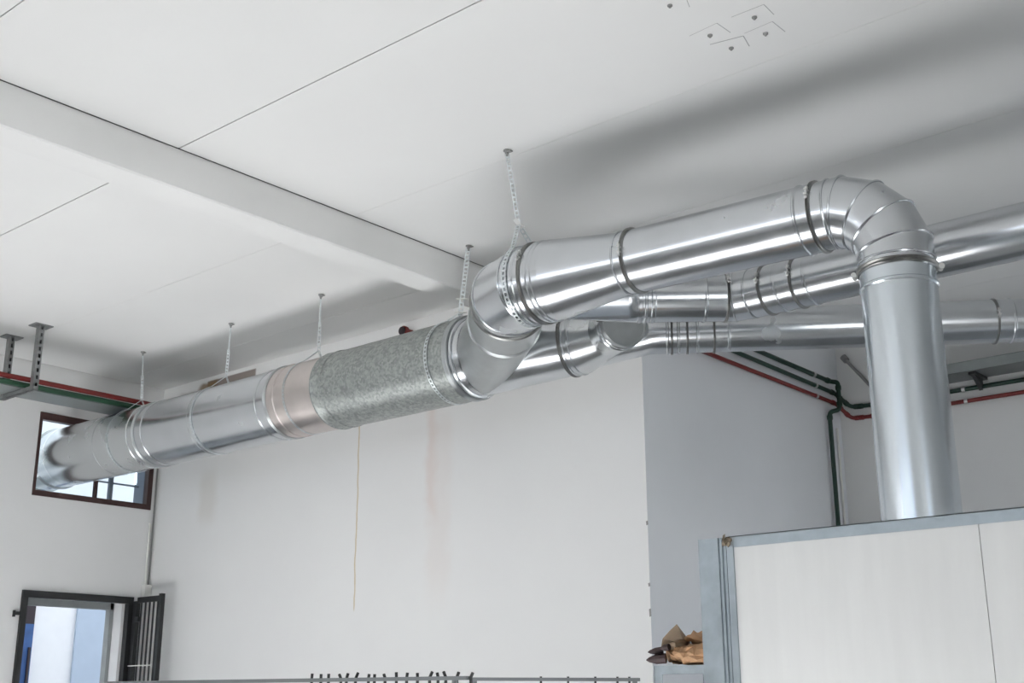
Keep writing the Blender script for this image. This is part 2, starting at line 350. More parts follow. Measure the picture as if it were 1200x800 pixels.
# ------------------------------------------------------------------ outside
struct('ground_outside', MB().box((-40, -40, -0.3), (40, 40, -0.16)), 'ground', smooth=False)
nb = MB(); NT = 9.0; nb.box((-13.6, -10, -0.16), (-13, 6.735, NT)); nb.box((-13.6, 6.735, 3.205), (-13, 6.99, NT)); nb.box((-13.6, 6.99, -0.16), (-13, 7.50, NT)); nb.box((-13.6, 7.5, 3.1), (-13, 14, NT))
struct('wall_neighbour', nb, 'outside_white', smooth=False)
struct('wall_sun_block', MB().box((-13, -10, -0.16), (XL-TH-0.05, -9.4, 11)), 'outside_white', smooth=False)   # unseen wall added to block the sun from the alley
tag(MB().box((-13.55, 7.5, -0.16), (-12.97, 14, 3.1)).build('shade_blue_wall', 'outside_blue_shade', smooth=False), 'outside wall seen through the doorway, its shade painted pale blue', 'wall')  # pale blue colour stands for shade on this wall
bd = thing('blue_door', 'blue door leaf with dark panel above, outside through the doorway', 'door', (-13.2, 6.86, -0.16))
MB().box((-13.1, 6.74, -0.16), (-12.96, 6.985, 2.35)).build('door_leaf', 'blue_door', bd, smooth=False)
MB().box((-13.1, 6.74, 2.35), (-12.96, 6.985, 3.2)).build('transom', 'dark_maroon', bd, smooth=False)
MB().box((-12.96, 6.94, 0.2), (-12.94, 6.965, 2.1)).build('stile', 'dark_maroon', bd, smooth=False)

# ------------------------------------------------------------------ duct helpers
def P3(x, y, z): return V((x, y, Z(z)))
def clamp(parent, c, d, r, bolt=None, w=0.011, h=0.009, m='clamp'):
    d, sd_, u = frame(d); c = V(c)
    k = lathe(c-d*w, c+d*w, [(0, r-0.002), (0, r+h*0.6), (w*0.35, r+h), (w*0.8, r+h*0.5), (w, r+h*0.35), (w*1.2, r+h*0.5), (w*1.65, r+h), (2*w, r+h*0.6), (2*w, r-0.002)])
    o = k.build('clamp_ring', m, parent)
    if bolt is not None:
        a = math.radians(bolt); rad = sd_*math.cos(a)+u*math.sin(a); tan = d.cross(rad)
        q = c+rad*(r+h+0.006); bm_ = MB()
        bm_.obox(q-tan*0.012, d*0.008, rad*0.010, tan*0.003); bm_.obox(q+tan*0.012, d*0.008, rad*0.010, tan*0.003)
        bm_.loft([circle(q+tan*t, tan, rr, 10) for t, rr in ((-0.026, 0.008), (-0.018, 0.008), (-0.018, 0.004), (0.022, 0.004), (0.022, 0.007), (0.030, 0.007))], (True, True))
        bm_.build('bolt', 'bolt', o)
    return o
def seam_line(parent, c, d, r, m='zinc_dark', t=0.0022):
    MB().ring_bead(circle(c, d, r+0.0005), c, t, 4).build('seam', m, parent)
def skew_loft(c0, d0, r0, c1, d1, r1, k=14, s0=0.06, s1=0.06):
    """smooth sheet-metal transition between two circles, with short straight necks"""
    c0, c1, d0, d1 = V(c0), V(c1), V(d0).normalized(), V(d1).normalized()
    rings = [circle(c0, d0, r0)]
    a, b = circle(c0+d0*s0, d0, r0), circle(c1-d1*s1, d1, r1)
    for i in range(k+1):
        t = i/k; rings.append([p.lerp(q, t) for p, q in zip(a, b)])
    rings.append(circle(c1, d1, r1)); return MB().loft(rings)
def dirx(deg): return V((math.cos(math.radians(deg)), math.sin(math.radians(deg)), 0))

# ---- main duct: four sections in line, through the window on the left
X1 = V((1, 0, 0)); MY, MZ, MR = 5.168, 1.978, 0.245
mp = lambda x: P3(x, MY, MZ)
md = thing('main_duct', 'long round main duct of four sections running out through the high window', 'duct', tuple(mp(-7.2)))
o = lathe(mp(-10.0), mp(-7.99), [(0, MR)]+bead(0.30, MR, 0.012, 0.014)+bead(0.545, MR, 0.012, 0.014)+bead(1.92, MR)+[(2.01, MR)]).build('duct_section', 'zinc_pale', md); o['label'] = 'bright section through the window'
seam_line(md, mp(-8.55), X1, MR)
o = lathe(mp(-7.99), mp(-6.42), [(0, MR)]+bead(0.10, MR)+bead(1.46, MR)+[(1.57, MR)]).build('duct_section', 'zinc', md); o['label'] = 'bright smooth section'
seam_line(md, mp(-7.30), X1, MR)
o = lathe(mp(-6.42), mp(-5.93), [(0, MR+0.002)]+bead(0.085, MR+0.002)+[(0.49, MR+0.002)]).build('duct_section', 'zinc_pink', md); o['label'] = 'short pinkish grey section'
o = lathe(mp(-5.95), mp(-4.76), [(0, MR-0.003), (0.0, MR+0.012), (0.012, MR+0.014), (0.022, MR+0.008)]+bead(0.10, MR+0.007)+[(1.19, MR+0.007)]).build('duct_section', 'zinc_spangle', md); o['label'] = 'dull mottled galvanised section'
clamp(md, mp(-7.99), X1, MR, None, 0.013, 0.009, 'zinc_dark'); clamp(md, mp(-6.42), X1, MR, None, 0.014, 0.011, 'zinc_dark')
clamp(md, mp(-4.752), X1, MR, None, 0.018, 0.016, 'zinc_dark')
o = MB(); o.loft([circle(mp(x), X1, r) for x, r in ((-10.0, 0.243), (-10.0, 0.02), (-10.0, 0.0))]); o.build('end_cap', 'zinc_dark', md)
# outside the duct turns down along the wall
el = mitre([mp(-10.0), mp(-10.15), P3(-10.32, MY, MZ-0.07), P3(-10.39, MY, MZ-0.24), P3(-10.39, MY, -1.5)], [MR]*5)
MB().loft(el, (True, True)).build('outdoor_drop', 'zinc_pale', md, angle=12)

# ---- fitting where the main duct divides
A_dir = dirx(-45); B_dir = dirx(11)
A0 = P3(-4.113, 4.724, 1.966); A1 = P3(-3.845, 4.455, 1.955); RA = 0.195
B0 = P3(-4.085, 5.285, 1.97); RB = 0.188
ft1 = thing('branch_fitting', 'grey sheet metal fork joining the mottled main duct to two branches', 'duct fitting', tuple(mp(-4.6)))
lathe(mp(-4.752), mp(-4.66), [(0, MR-0.004), (0.03, MR-0.004), (0.034, MR+0.004), (0.05, MR+0.004), (0.054, MR-0.006), (0.09, MR-0.008)]).build('collar', 'zinc', ft1)
skew_loft(mp(-4.68), X1, MR-0.008, A0, A_dir, RA, 16, 0.03, 0.03).build('branch', 'zinc_dark', ft1)
skew_loft(mp(-4.68), X1, MR-0.008, B0, B_dir, RB, 16, 0.03, 0.03).build('branch', 'zinc', ft1)
lathe(A0, A1, [(0, RA+0.001)]+bead(0.012, RA, 0.007)+bead(0.036, RA, 0.006)+[(0.10, RA)]+[(0.30, RA), (0.345, RA), (0.379, RA)]).build('neck', 'zinc_dark', ft1)
clamp(ft1, A1, A_dir, RA, None, 0.011, 0.010)

# ---- 50 degree elbow towards the camera-side duct
D1 = dirx(5); d1 = lambda x: P3(x, 4.406+(x+2.471)*math.tan(math.radians(5)), 1.945)
K0 = P3(-3.69, 4.299, 1.948)
eb = thing('duct_elbow', 'shiny elbow below the tall strap, turning the front duct', 'duct elbow', tuple(K0))
E1 = d1(-3.52)
va = A1+(K0-A1)*0.42; vb = K0+(E1-K0)*0.58
pts = [A1, va, vb, E1]; rg = mitre(pts, [RA]*4)
for i in range(3):
    MB().loft([rg[i], rg[i+1]]).build('gore', 'zinc', eb)
for i in (1, 2): MB().ring_bead(rg[i], pts[i], 0.006).build('seam', 'zinc', eb)
clamp(eb, E1, D1, RA, 25, 0.009, 0.010)
seam_line(eb, d1(-3.56), D1, RA, 'zinc', 0.005)

# ---- reducing fork: front duct goes on, second duct leaves to the back
R1 = 0.147; R2 = 0.1235; Q0 = d1(-2.99)
ft3 = thing('branch_fitting', 'shiny tapered fork between the strapped elbow and the front duct', 'duct fitting', tuple(d1(-3.25)))
lathe(E1, d1(-3.42), [(0.0, RA+0.001)]+bead(0.035, RA, 0.006)+bead(0.06, RA, 0.006)+[(0.1, RA)]).build('collar', 'zinc', ft3)
skew_loft(d1(-3.42), D1, RA, Q0, D1, R1, 12, 0.0, 0.07).build('branch', 'zinc', ft3)
S_dir = dirx(43); S0 = P3(-3.335, 4.855, 1.965)
skew_loft(d1(-3.42), D1, RA, S0, S_dir, R2, 14, 0.0, 0.03).build('branch', 'zinc', ft3)
clamp(ft3, Q0, D1, R1, 2, 0.008, 0.010)
MB().ring_bead(circle(d1(-3.04), D1, R1+0.001), d1(-3.04), 0.005).build('bead', 'zinc', ft3)

# ---- front duct, straight
fd = thing('straight_duct', 'shiny straight front duct between the fork and the big elbow', 'duct', tuple(d1(-2.5)))
L1 = (d1(-2.06)-Q0).length
lathe(Q0, d1(-2.06), [(0, R1), (L1-0.135, R1)]+bead(L1-0.11, R1, 0.006)+[(L1, R1)], ).build('duct_tube', 'zinc', fd)
clamp(fd, d1(-2.105), D1, R1, 22, 0.008, 0.010)
# ---- 90 degree elbow of five gores
PX = -1.812; CN = d1(PX); RBd = 0.255
Tg = RBd
be = thing('duct_elbow', 'big segmented right angle elbow above the riser', 'duct elbow', tuple(CN))
cc = CN-D1*RBd-V((0, 0, RBd))
pts = [d1(-2.06)]
for k in range(4):
    a = math.radians(11.25+22.5*k); rr = RBd/math.cos(math.radians(11.25))
    pts.append(cc+D1*(rr*math.sin(a))+V((0, 0, rr*math.cos(a))))
EB = CN-V((0, 0, RBd+0.045)); pts.append(EB)
rg = mitre(pts, [R1]*len(pts))
for i in range(len(pts)-1): MB().loft([rg[i], rg[i+1]]).build('gore', 'zinc', be)
for i in range(1, len(pts)-1): MB().ring_bead(rg[i], pts[i], 0.0055).build('seam', 'zinc', be)
for dx in (-2.048,): MB().ring_bead(circle(d1(dx), D1, R1+0.001), d1(dx), 0.005).build('bead', 'zinc', be)
# ---- riser down to the booth
DN = V((0, 0, -1)); BOOTH_TOP = Z(0.532)
rs = thing('duct_riser', 'vertical round duct standing on the booth roof', 'duct', (CN.x, CN.y, BOOTH_TOP))
H = EB.z-BOOTH_TOP
lathe(EB, (EB.x, EB.y, BOOTH_TOP), [(0, R1)]+bead(0.075, R1, 0.006, 0.010)+[(0.085, R1), (H-0.03, R1), (H-0.03, R1+0.03), (H, R1+0.03)]).build('duct_tube', 'zinc_riser', rs)
MB().ring_bead(circle(EB+V((0, 0, 0.032)), DN, R1+0.001), EB, 0.005).build('bead', 'zinc', rs)
cl = clamp(rs, EB, DN, R1, None, 0.012, 0.011)
for deg in (28, 196):
    q = EB+dirx(deg)*(R1+0.02); m_ = MB()
    m_.loft([circle(q+dirx(deg+90)*t, dirx(deg+90), r_, 10) for t, r_ in ((-0.02, 0.012), (-0.012, 0.012), (-0.012, 0.005), (0.014, 0.005), (0.014, 0.010), (0.022, 0.010))], (True, True)); m_.build('bolt', 'bolt', cl)

# ---- second duct: short pipe, small elbow, long straight run behind
d2d = dirx(1.2); d2 = lambda x: P3(x, 5.189+(x+2.928)*math.tan(math.radians(1.2)), 1.969)
sp_ = thing('straight_duct', 'short duct stub with blue reflection right behind the front duct', 'duct', tuple(S0))
V1 = d2(-2.955)-S_dir*0.0; S1 = V1-S_dir*0.06
Ls = (S1-S0).length
Sd = (S1-S0).normalized()
lathe(S0, S1, [(0, R2), (0, R2+0.004), (0.015, R2+0.004), (0.018, R2)]+bead(0.035, R2, 0.005)+[(0.06, R2), (0.065, R2+0.005), (0.08, R2+0.005), (0.085, R2)]+bead(Ls-0.11, R2, 0.005)+[(Ls, R2)]).build('duct_tube', 'zinc', sp_)
clamp(sp_, S1, Sd, R2, 28, 0.007, 0.008)
e2 = thing('duct_elbow', 'small shallow elbow with two clamps behind the front duct', 'duct elbow', tuple(V1))
V2 = d2(-2.86); V1b = V1+V((-0.005, -0.01, 0)); Eo = d2(-2.77)
pts = [S1, V1b, V2, Eo]; rg = mitre(pts, [R2]*4)
for i in range(3): MB().loft([rg[i], rg[i+1]]).build('gore', 'zinc', e2)
for i in (1, 2): MB().ring_bead(rg[i], pts[i], 0.005).build('seam', 'zinc', e2)
clamp(e2, Eo, d2d, R2, 12, 0.007, 0.008)
sd2 = thing('straight_duct', 'upper rear straight duct passing behind the riser', 'duct', tuple(d2(-1.5)))
L2 = (d2(1.5)-Eo).length
lathe(Eo, d2(1.5), [(0, R2)]+bead(0.08, R2, 0.005)+bead(0.24, R2, 0.005)+[(L2, R2)], caps=(False, True)).build('duct_tube', 'zinc', sd2)
clamp(sd2, d2(-2.60), d2d, R2, 12, 0.007, 0.008)

# ---- lower fork with a capped stub
ft2 = thing('branch_fitting', 'lower fork with a capped stub beside the tapered branch', 'duct fitting', tuple(B0))
d3d = dirx(34.5); R3 = 0.118
d3 = lambda x: P3(x, 5.437+(x+3.613)*math.tan(math.radians(34.5)), 1.969)
B1 = B0+B_dir*0.07
lathe(B0, B1, [(0, RB)]+bead(0.018, RB, 0.006)+bead(0.05, RB, 0.006)+[(0.07, RB)]).build('collar', 'zinc', ft2)
clamp(ft2, B0, B_dir, RB, 28, 0.009, 0.010)
skew_loft(B1+V((-0.02, 0.045, 0)), B_dir, 0.150, d3(-3.60), d3d, R3, 14, 0.0, 0.05).build('branch', 'zinc', ft2)
ST = dirx(-28); SC = P3(-3.645, 5.175, 1.972); SR = 0.130
skew_loft(B1, B_dir, RB, SC-ST*0.085, ST, SR, 14, 0.0, 0.10).build('stub', 'zinc_pale', ft2)
MB().loft([circle(SC+ST*t, ST, SR+dr) for t, dr in ((-0.09, 0.0), (-0.082, 0.006), (-0.072, 0.006), (-0.066, 0), (-0.055, 0), (-0.048, 0.006), (-0.038, 0.006), (-0.032, 0.001), (0.0, 0.001))]).build('stub_rim', 'zinc', ft2)
cp = MB(); cp.loft([circle(SC+ST*t, ST, r_) for t, r_ in ((-0.03, SR+0.003), (0.0, SR+0.004), (0.004, SR+0.002), (0.004, SR-0.006), (0.001, SR-0.009), (0.001, 0.001))]); o = cp.build('end_cap', 'zinc_dark', ft2); o['label'] = 'flat grey round end cap'
q = SC+ST*0.0+V((0, 0, 0)); rad = frame(ST)[1]
MB().obox(q+rad*(SR+0.012), rad*0.016, ST*0.012, V((0, 0, 0.006))).build('bolt', 'hook', ft2, smooth=False)
# ---- third duct, running off to the back right
td = thing('straight_duct', 'lower rear duct running right beneath the other two', 'duct', tuple(d3(-2.5)))
L3 = (d3(-1.0)-d3(-3.60)).length; c3 = math.cos(math.radians(34.5))
T = lambda x: (x+3.60)/c3
lathe(d3(-3.60), d3(-1.0), [(0, R3)]+bead(T(-3.565), R3, 0.005)+bead(T(-3.515), R3, 0.005)+bead(T(-3.43), R3, 0.005)+bead(T(-3.29), R3, 0.005)+bead(T(-2.05), R3, 0.005)+[(L3, R3)], caps=(False, True)).build('duct_tube', 'zinc', td)
for x, bo in ((-3.545, 30), (-3.475, 30), (-3.355, 35), (-2.12, 5)): clamp(td, d3(x), d3d, R3, bo, 0.006, 0.007)

# ------------------------------------------------------------------ hanger straps
def strap_geo(mb, pts, wdir, width=0.024, pitch=0.026, th=0.0016):
    pts = [V(p) for p in pts]; wdir = V(wdir)
    seglen = [(pts[i+1]-pts[i]).length for i in range(len(pts)-1)]; tot = sum(seglen)
    n = max(1, round(tot/pitch))
    def at(s):
        for i, l in enumerate(seglen):
            if s <= l or i == len(seglen)-1: return pts[i].lerp(pts[i+1], min(1, s/l))
            s -= l
    for k in range(n):
        a, b = at(tot*k/n), at(tot*(k+1)/n); d = b-a; L_ = d.length; d.normalize()
        w_ = (wdir-d*wdir.dot(d)).normalized(); nn = d.cross(w_); m = (a+b)/2
        mb.obox(a+d*L_*0.2, d*L_*0.2, w_*width/2, nn*th)
        for s_ in (-1, 1): mb.obox(a+d*L_*0.7+w_*s_*width*0.39, d*L_*0.31, w_*width*0.11, nn*th)
    return mb
def anchor(parent, p):
    p = V(p); a = lathe(p, p-V((0, 0, 0.05)), [(0, 0.019), (0.006, 0.019), (0.007, 0.010), (0.020, 0.010), (0.021, 0.006), (0.034, 0.006)], 10, (False, True))
    a.obox(p+V((0.014, 0, -0.012)), (0.018, 0, 0), (0, 0.010, 0), (0, 0, 0.0025)); a.build('anchor', 'conduit', parent)
def loop_pts(c, d, r, a0, a1, n=28):
    d, s_, u = frame(d); return [V(c)+(s_*math.cos(math.radians(a0+(a1-a0)*i/n))+u*math.sin(math.radians(a0+(a1-a0)*i/n)))*r for i in range(n+1)]
hl = ('leftmost hanger strap, nearest the pipe rack', 'hanger strap in front of the brown wall patch', 'hanger strap holding the pinkish duct section')
for (ax, bx, lab) in ((-8.33, -8.29, hl[0]), (-7.185, -7.20, hl[1]), (-6.175, -6.17, hl[2])):
    h = thing('hanger_strap', lab, 'hanger', (ax, MY, ZC), 'straps hanging the main duct'); anchor(h, (ax, MY, ZC))
    top = mp(bx)+V((0, 0, MR+0.075))
    MB().tube([(ax, MY, ZC-0.03), tuple(V((ax, MY, ZC)).lerp(top, 0.55))], 0.0055, 8).build('rod', 'strap', h)
    g = MB(); strap_geo(g, [tuple(V((ax, MY, ZC)).lerp(top, 0.5)), top], (0.6, 0.8, 0), 0.02)
    g.build('strap', 'strap', h, smooth=False)
    g = MB(); lp = loop_pts(mp(bx-0.12), X1, MR+0.006, 120, 420, 34)
    lp = [top]+loop_pts(mp(bx-0.05), X1, MR+0.006, 110, 430, 40)+[top]
    strap_geo(g, lp, (1, 0, 0), 0.016); g.build('strap_loop', 'strap', h, smooth=False)
h = thing('hanger_strap', 'perforated strap by the beam, holding the end of the main duct', 'hanger', (-4.775, 5.15, ZC), 'straps hanging the main duct'); anchor(h, (-4.775, 5.15, ZC))
g = MB(); top = mp(-4.80)+V((0, -0.06, MR+0.03)); strap_geo(g, [(-4.775, 5.15, ZC-0.01), top], (0.8, 0.6, 0), 0.030); g.build('strap', 'strap', h, smooth=False)
g = MB(); strap_geo(g, [top]+loop_pts(mp(-4.90), X1, MR+0.012, 105, 435, 44)+[top], (1, 0, 0), 0.026); g.build('strap_loop', 'strap', h, smooth=False)
for t in (0.78, 0.97):
    q = V((-4.775, 5.15, ZC)).lerp(top, t); MB().tube([q-V((0.03, 0.02, 0)), q+V((0.03, 0.02, -0.004))], 0.004, 6).build('cable_tie', 'white_plastic', h)
h = thing('hanger_strap', 'longest perforated strap, forking above the front elbow', 'hanger', (-3.713, 4.286, ZC)); anchor(h, (-3.713, 4.286, ZC))
nd = P3(-3.650, 4.30, 2.285); EC = d1(-3.60)+V((0, 0, 0.0))
g = MB(); strap_geo(g, [(-3.713, 4.286, ZC-0.01), nd], (0.75, 0.65, 0), 0.022); g.build('strap', 'strap', h, smooth=False)
g = MB(); strap_geo(g, [nd]+loop_pts(EC, D1, RA+0.008, 128, 412, 44)+[nd], D1, 0.026); g.build('strap_loop', 'strap', h, smooth=False)
g = MB(); g.obox(nd, (0.008, 0.004, 0.006), (0.012, 0.016, -0.022), (-0.005, 0.006, 0.002)); g.tube([nd-V((0.01, 0.01, 0)), nd+V((0.028, 0.02, -0.02))], 0.006, 8); g.build('clip', 'bolt', h)

# ------------------------------------------------------------------ pipe rack and pipes on the left
rk = thing('pipe_rack', 'slotted steel ceiling bracket carrying the red and green pipes', 'bracket', (-8.5, 4.27, Z(2.24)))
for px in (-8.285, -8.725):
    MB().box((px-0.055, 4.20, ZC-0.008), (px+0.055, 4.34, ZC)).build('base_plate', 'strut', rk, smooth=False)
    zb_, zt = Z(2.205), ZC-0.008; pm = MB(); hw = 0.024
    # channel with slotted room face; front plate added to keep the slots dark
    pm.box((px-hw, 4.268+0.018, zb_), (px+hw, 4.268+0.021, zt)); pm.box((px-hw, 4.25, zb_), (px-hw+0.003, 4.286, zt)); pm.box((px-hw, 4.247, zb_), (px+hw, 4.25, zt))
    n = 9; hz = (zt-zb_)/n
    for sx in (px+hw-0.003,):
        pm.box((sx, 4.25, zb_), (sx+0.003, 4.259, zt)); pm.box((sx, 4.277, zb_), (sx+0.003, 4.286, zt))
        for k in range(n): pm.box((sx, 4.259, zb_+k*hz), (sx+0.003, 4.277, zb_+k*hz+hz*0.48))
    pm.build('post', 'strut', rk, smooth=False)
st = MB(); zs = Z(2.205)
st.box((-8.76, 4.25, zs), (-8.255, 4.253, zs+0.032)); st.box((-8.76, 4.283, zs), (-8.255, 4.286, zs+0.032))
st.box((-8.76, 4.25, zs), (-8.255, 4.259, zs+0.003)); st.box((-8.76, 4.277, zs), (-8.255, 4.286, zs+0.003))
for k in range(12): st.box((-8.76+k*0.042, 4.259, zs), (-8.76+k*0.042+0.022, 4.277, zs+0.003))
st.build('strut', 'strut', rk, smooth=False)
tr = MB(); ty0, ty1 = 2.0, YB
tr.box((-8.72, ty0, Z(2.240)), (-8.428, ty1, Z(2.243))); tr.box((-8.72, ty0, Z(2.243)), (-8.717, ty1, Z(2.28))); tr.box((-8.431, ty0, Z(2.243)), (-8.428, ty1, Z(2.26)))
tag(tr.build('cable_tray', 'tray', smooth=False), 'flat grey metal tray under the red and green pipes at left', 'tray')
tag(MB().tube([(-8.395, ty0, Z(2.304)), (-8.395, YB, Z(2.304))], 0.020, 12).build('water_pipe', 'red'), 'red pipe in the tray above the high window', 'pipe')
tag(MB().tube([(-8.40, ty0, Z(2.260)), (-8.40, YB, Z(2.260))], 0.021, 12).build('water_pipe', 'green'), 'green pipe in the tray beside the red one', 'pipe')

# ------------------------------------------------------------------ pipes on the return and far walls
def pipe(name, label, runs, r, m, clips):
    t = thing(name, label, 'pipe', runs[0]); pts = [V(runs[0])]
    for i in range(1, len(runs)-1):
        a, b, c = V(runs[i-1]), V(runs[i]), V(runs[i+1]); k = min(0.04, (b-a).length*0.45, (c-b).length*0.45)
        pts += arc(b+(a-b).normalized()*k, b, b+(c-b).normalized()*k, 5)
    pts.append(V(runs[-1])); MB().tube(pts, r, 10).build('pipe_run', m, t)
    for i in range(1, len(runs)-1):       # elbow sockets
        a, b, c = V(runs[i-1]), V(runs[i]), V(runs[i+1])
        for q in (a, c):
            e = (q-b).normalized()
            if (q-b).length > 0.12: MB().tube([b+e*0.03, b+e*0.062], r*1.28, 10).build('socket', m, t)
    for (p, nrm) in clips:
        p, nrm = V(p), V(nrm); g = MB(); g.tube([p, p+nrm*0.03], 0.006, 6); d = V((1, 0, 0)) if abs(nrm.y) > 0.5 else V((0, 1, 0))
        g.loft([circle(p+nrm*0.036+d*s, d, q, 12) for s, q in ((-0.012, r+0.001), (-0.012, r+0.005), (0.012, r+0.005), (0.012, r+0.001))]); g.build('pipe_clip', 'bolt', t)
wx, wy = XR+0.036, YF-0.036
NX, NY = (1, 0, 0), (0, -1, 0)
pipe('water_pipe', 'red pipe along the far recess walls, lowest of three', [(wx, YB+0.35, Z(2.215)), (wx, 8.56, Z(2.205)), (wx+0.07, wy, Z(2.095)), (wx+0.2, wy, Z(2.088)), (XE, wy, Z(2.088))], 0.015, 'red', [((XR, 8.24, Z(2.206)), NX), ((-3.10, YF, Z(2.088)), NY), ((-1.7, YF, Z(2.088)), NY)])
pipe('water_pipe', 'dark green middle pipe along the far recess walls', [(wx, YB+0.35, Z(2.31)), (wx, 8.56, Z(2.285)), (wx+0.07, wy, Z(2.185)), (wx+0.2, wy, Z(2.176)), (XE, wy, Z(2.176))], 0.016, 'dgreen', [((XR, 8.24, Z(2.289)), NX), ((-3.11, YF, Z(2.176)), NY), ((-1.7, YF, Z(2.176)), NY)])
pipe('water_pipe', 'dark green top pipe dropping down the recess corner', [(wx, YB+0.35, Z(2.385)), (wx, 8.50, Z(2.368)), (wx+0.05, 8.52, Z(2.36)), (wx+0.05, 8.52, Z(2.14)), (wx, 8.44, Z(2.12)), (wx, 8.44, 0.02)], 0.0175, 'dgreen', [((XR, 8.22, Z(2.37)), NX)])
cdt = MB(); cdt.tube([(-4.02, YF-0.02, Z(2.585)), (-3.62, YF-0.02, Z(2.06))], 0.013, 8); cdt.tube([(-4.03, YF-0.02, Z(2.60)), (-4.0, YF-0.02, Z(2.56))], 0.026, 8)
tag(cdt.build('conduit', 'conduit'), 'slanting grey conduit high on the far wall', 'conduit')
tag(MB().tube([(XR+0.012, 8.60, 0.0), (XR+0.012, 8.60, Z(2.02))], 0.010, 8).build('conduit', 'white_plastic'), 'thin white conduit in the recess corner beside the green pipe', 'conduit')
ct = thing('cable_tray', 'grey metal tray on a wall bracket high on the far wall', 'tray', (-2, YF, Z(2.25)))
g = MB(); g.box((-3.6, 8.44, Z(2.245)), (XE, 8.444, Z(2.32))); g.box((-3.6, 8.44, Z(2.245)), (XE, 8.695, Z(2.248))); g.box((-3.6, 8.43, Z(2.316)), (XE, 8.444, Z(2.32))); g.box((-3.6, 8.43, Z(2.245)), (XE, 8.444, Z(2.249))); g.build('channel', 'tray', ct, smooth=False)
for bx_ in (-2.98, -1.2):
    g = MB(); g.box((bx_-0.012, 8.46, Z(2.225)), (bx_+0.04, 8.695, Z(2.245)))
    g.add([(bx_+x, y, Z(z)) for x in (0.0, 0.028) for y, z in ((8.47, 2.235), (8.63, 2.235), (8.61, 2.135))], [(0, 1, 2), (3, 5, 4), (0, 3, 4, 1), (1, 4, 5, 2), (2, 5, 3, 0)])
    g.build('wall_bracket', 'hook', ct, smooth=False)
# red pipe end behind the mottled section
rp = thing('pipe_stub', 'small red capped pipe end on the back wall above the mottled duct', 'pipe', (-6.13, YB, Z(2.60)))
lathe((-6.13, YB, Z(2.60)), (-6.13, YB-0.09, Z(2.60)), [(0, 0.028), (0.06, 0.028), (0.06, 0.04), (0.085, 0.04), (0.09, 0.034)], 16, (False, True)).build('stub', 'red', rp)
lathe((-6.13, YB-0.09, Z(2.60)), (-6.13, YB-0.11, Z(2.60)), [(0, 0.03), (0.012, 0.03), (0.014, 0.02)], 16, (True, True)).build('cap', 'dark_maroon', rp)

# ------------------------------------------------------------------ grille gate standing open
gt = thing('grille_gate', 'narrow black steel grille gate standing open by the doorway', 'gate', (XL+0.03, DY1, 0.05))
gy = 5.862; gx0, gx1 = XL+0.035, -8.833; gz = 2.36
for x_, wd_ in ((gx0, 0.05), (gx1-0.035, 0.035)):
    MB().box((x_, gy-0.018, 0.05), (x_+wd_, gy+0.018, gz+(0.015 if x_ > -9 else -0.03))).build('stile', 'black', gt, smooth=False)
MB().box((gx0+0.05, gy-0.015, gz-0.045), (gx1-0.035, gy+0.015, gz)).build('rail', 'black', gt, smooth=False)
MB().box((gx0+0.05, gy-0.015, 0.1), (gx1-0.035, gy+0.015, 0.145)).build('rail', 'black', gt, smooth=False)
for k in range(5):
    x_ = gx0+0.05+(gx1-0.035-gx0-0.05)*(k+0.75)/5.3; MB().tube([(x_, gy, 0.12), (x_, gy, gz-0.02)], 0.008, 8).build('bar', 'black', gt)
g = MB(); g.box((gx0+0.05, gy-0.03, 2.16), (gx0+0.10, gy+0.0, 2.20)); g.build('lock', 'black', gt, smooth=False)
MB().box((gx0, gy-0.025, 1.80), (gx1-0.06, gy-0.018, 1.808)).build('wire', 'white_plastic', gt, smooth=False)

# ------------------------------------------------------------------ booth
BY, BT = 3.6, Z(0.535); BXL, BXR, BYB = -2.256, 1.2, 5.5
bo = thing('panel_booth', 'white panelled booth with galvanised edge trim under the riser', 'booth', ((BXL+BXR)/2, 4.5, 0))
xs = [-2.122, -1.295, -0.47, 0.355, BXR-0.03]
for i in range(4): MB().box((xs[i]+0.0012, BY+0.004, 0.02), (xs[i+1]-0.0012, BY+0.045, BT-0.025)).build('panel', 'panel', bo, smooth=False)
MB().box((BXL+0.02, BY+0.05, 0.02), (BXL+0.06, BYB, BT-0.01)).build('panel', 'panel', bo, smooth=False)
MB().box((BXR-0.045, BY+0.05, 0.02), (BXR-0.005, BYB, BT-0.01)).build('panel', 'panel', bo, smooth=False)
MB().box((BXL+0.06, BYB-0.04, 0.02), (BXR-0.05, BYB, BT-0.01)).build('panel', 'panel', bo, smooth=False)
MB().box((BXL+0.01, BY+0.05, BT-0.05), (BXR-0.01, BYB, BT-0.004)).build('roof_panel', 'panel', bo, smooth=False)
tm = MB(); tm.box((-2.142, BY, BT-0.037), (BXR, BY+0.003, BT)); tm.box((-2.142, BY, BT-0.003), (BXR, BY+0.06, BT)); tm.build('top_trim', 'trim', bo, smooth=False)
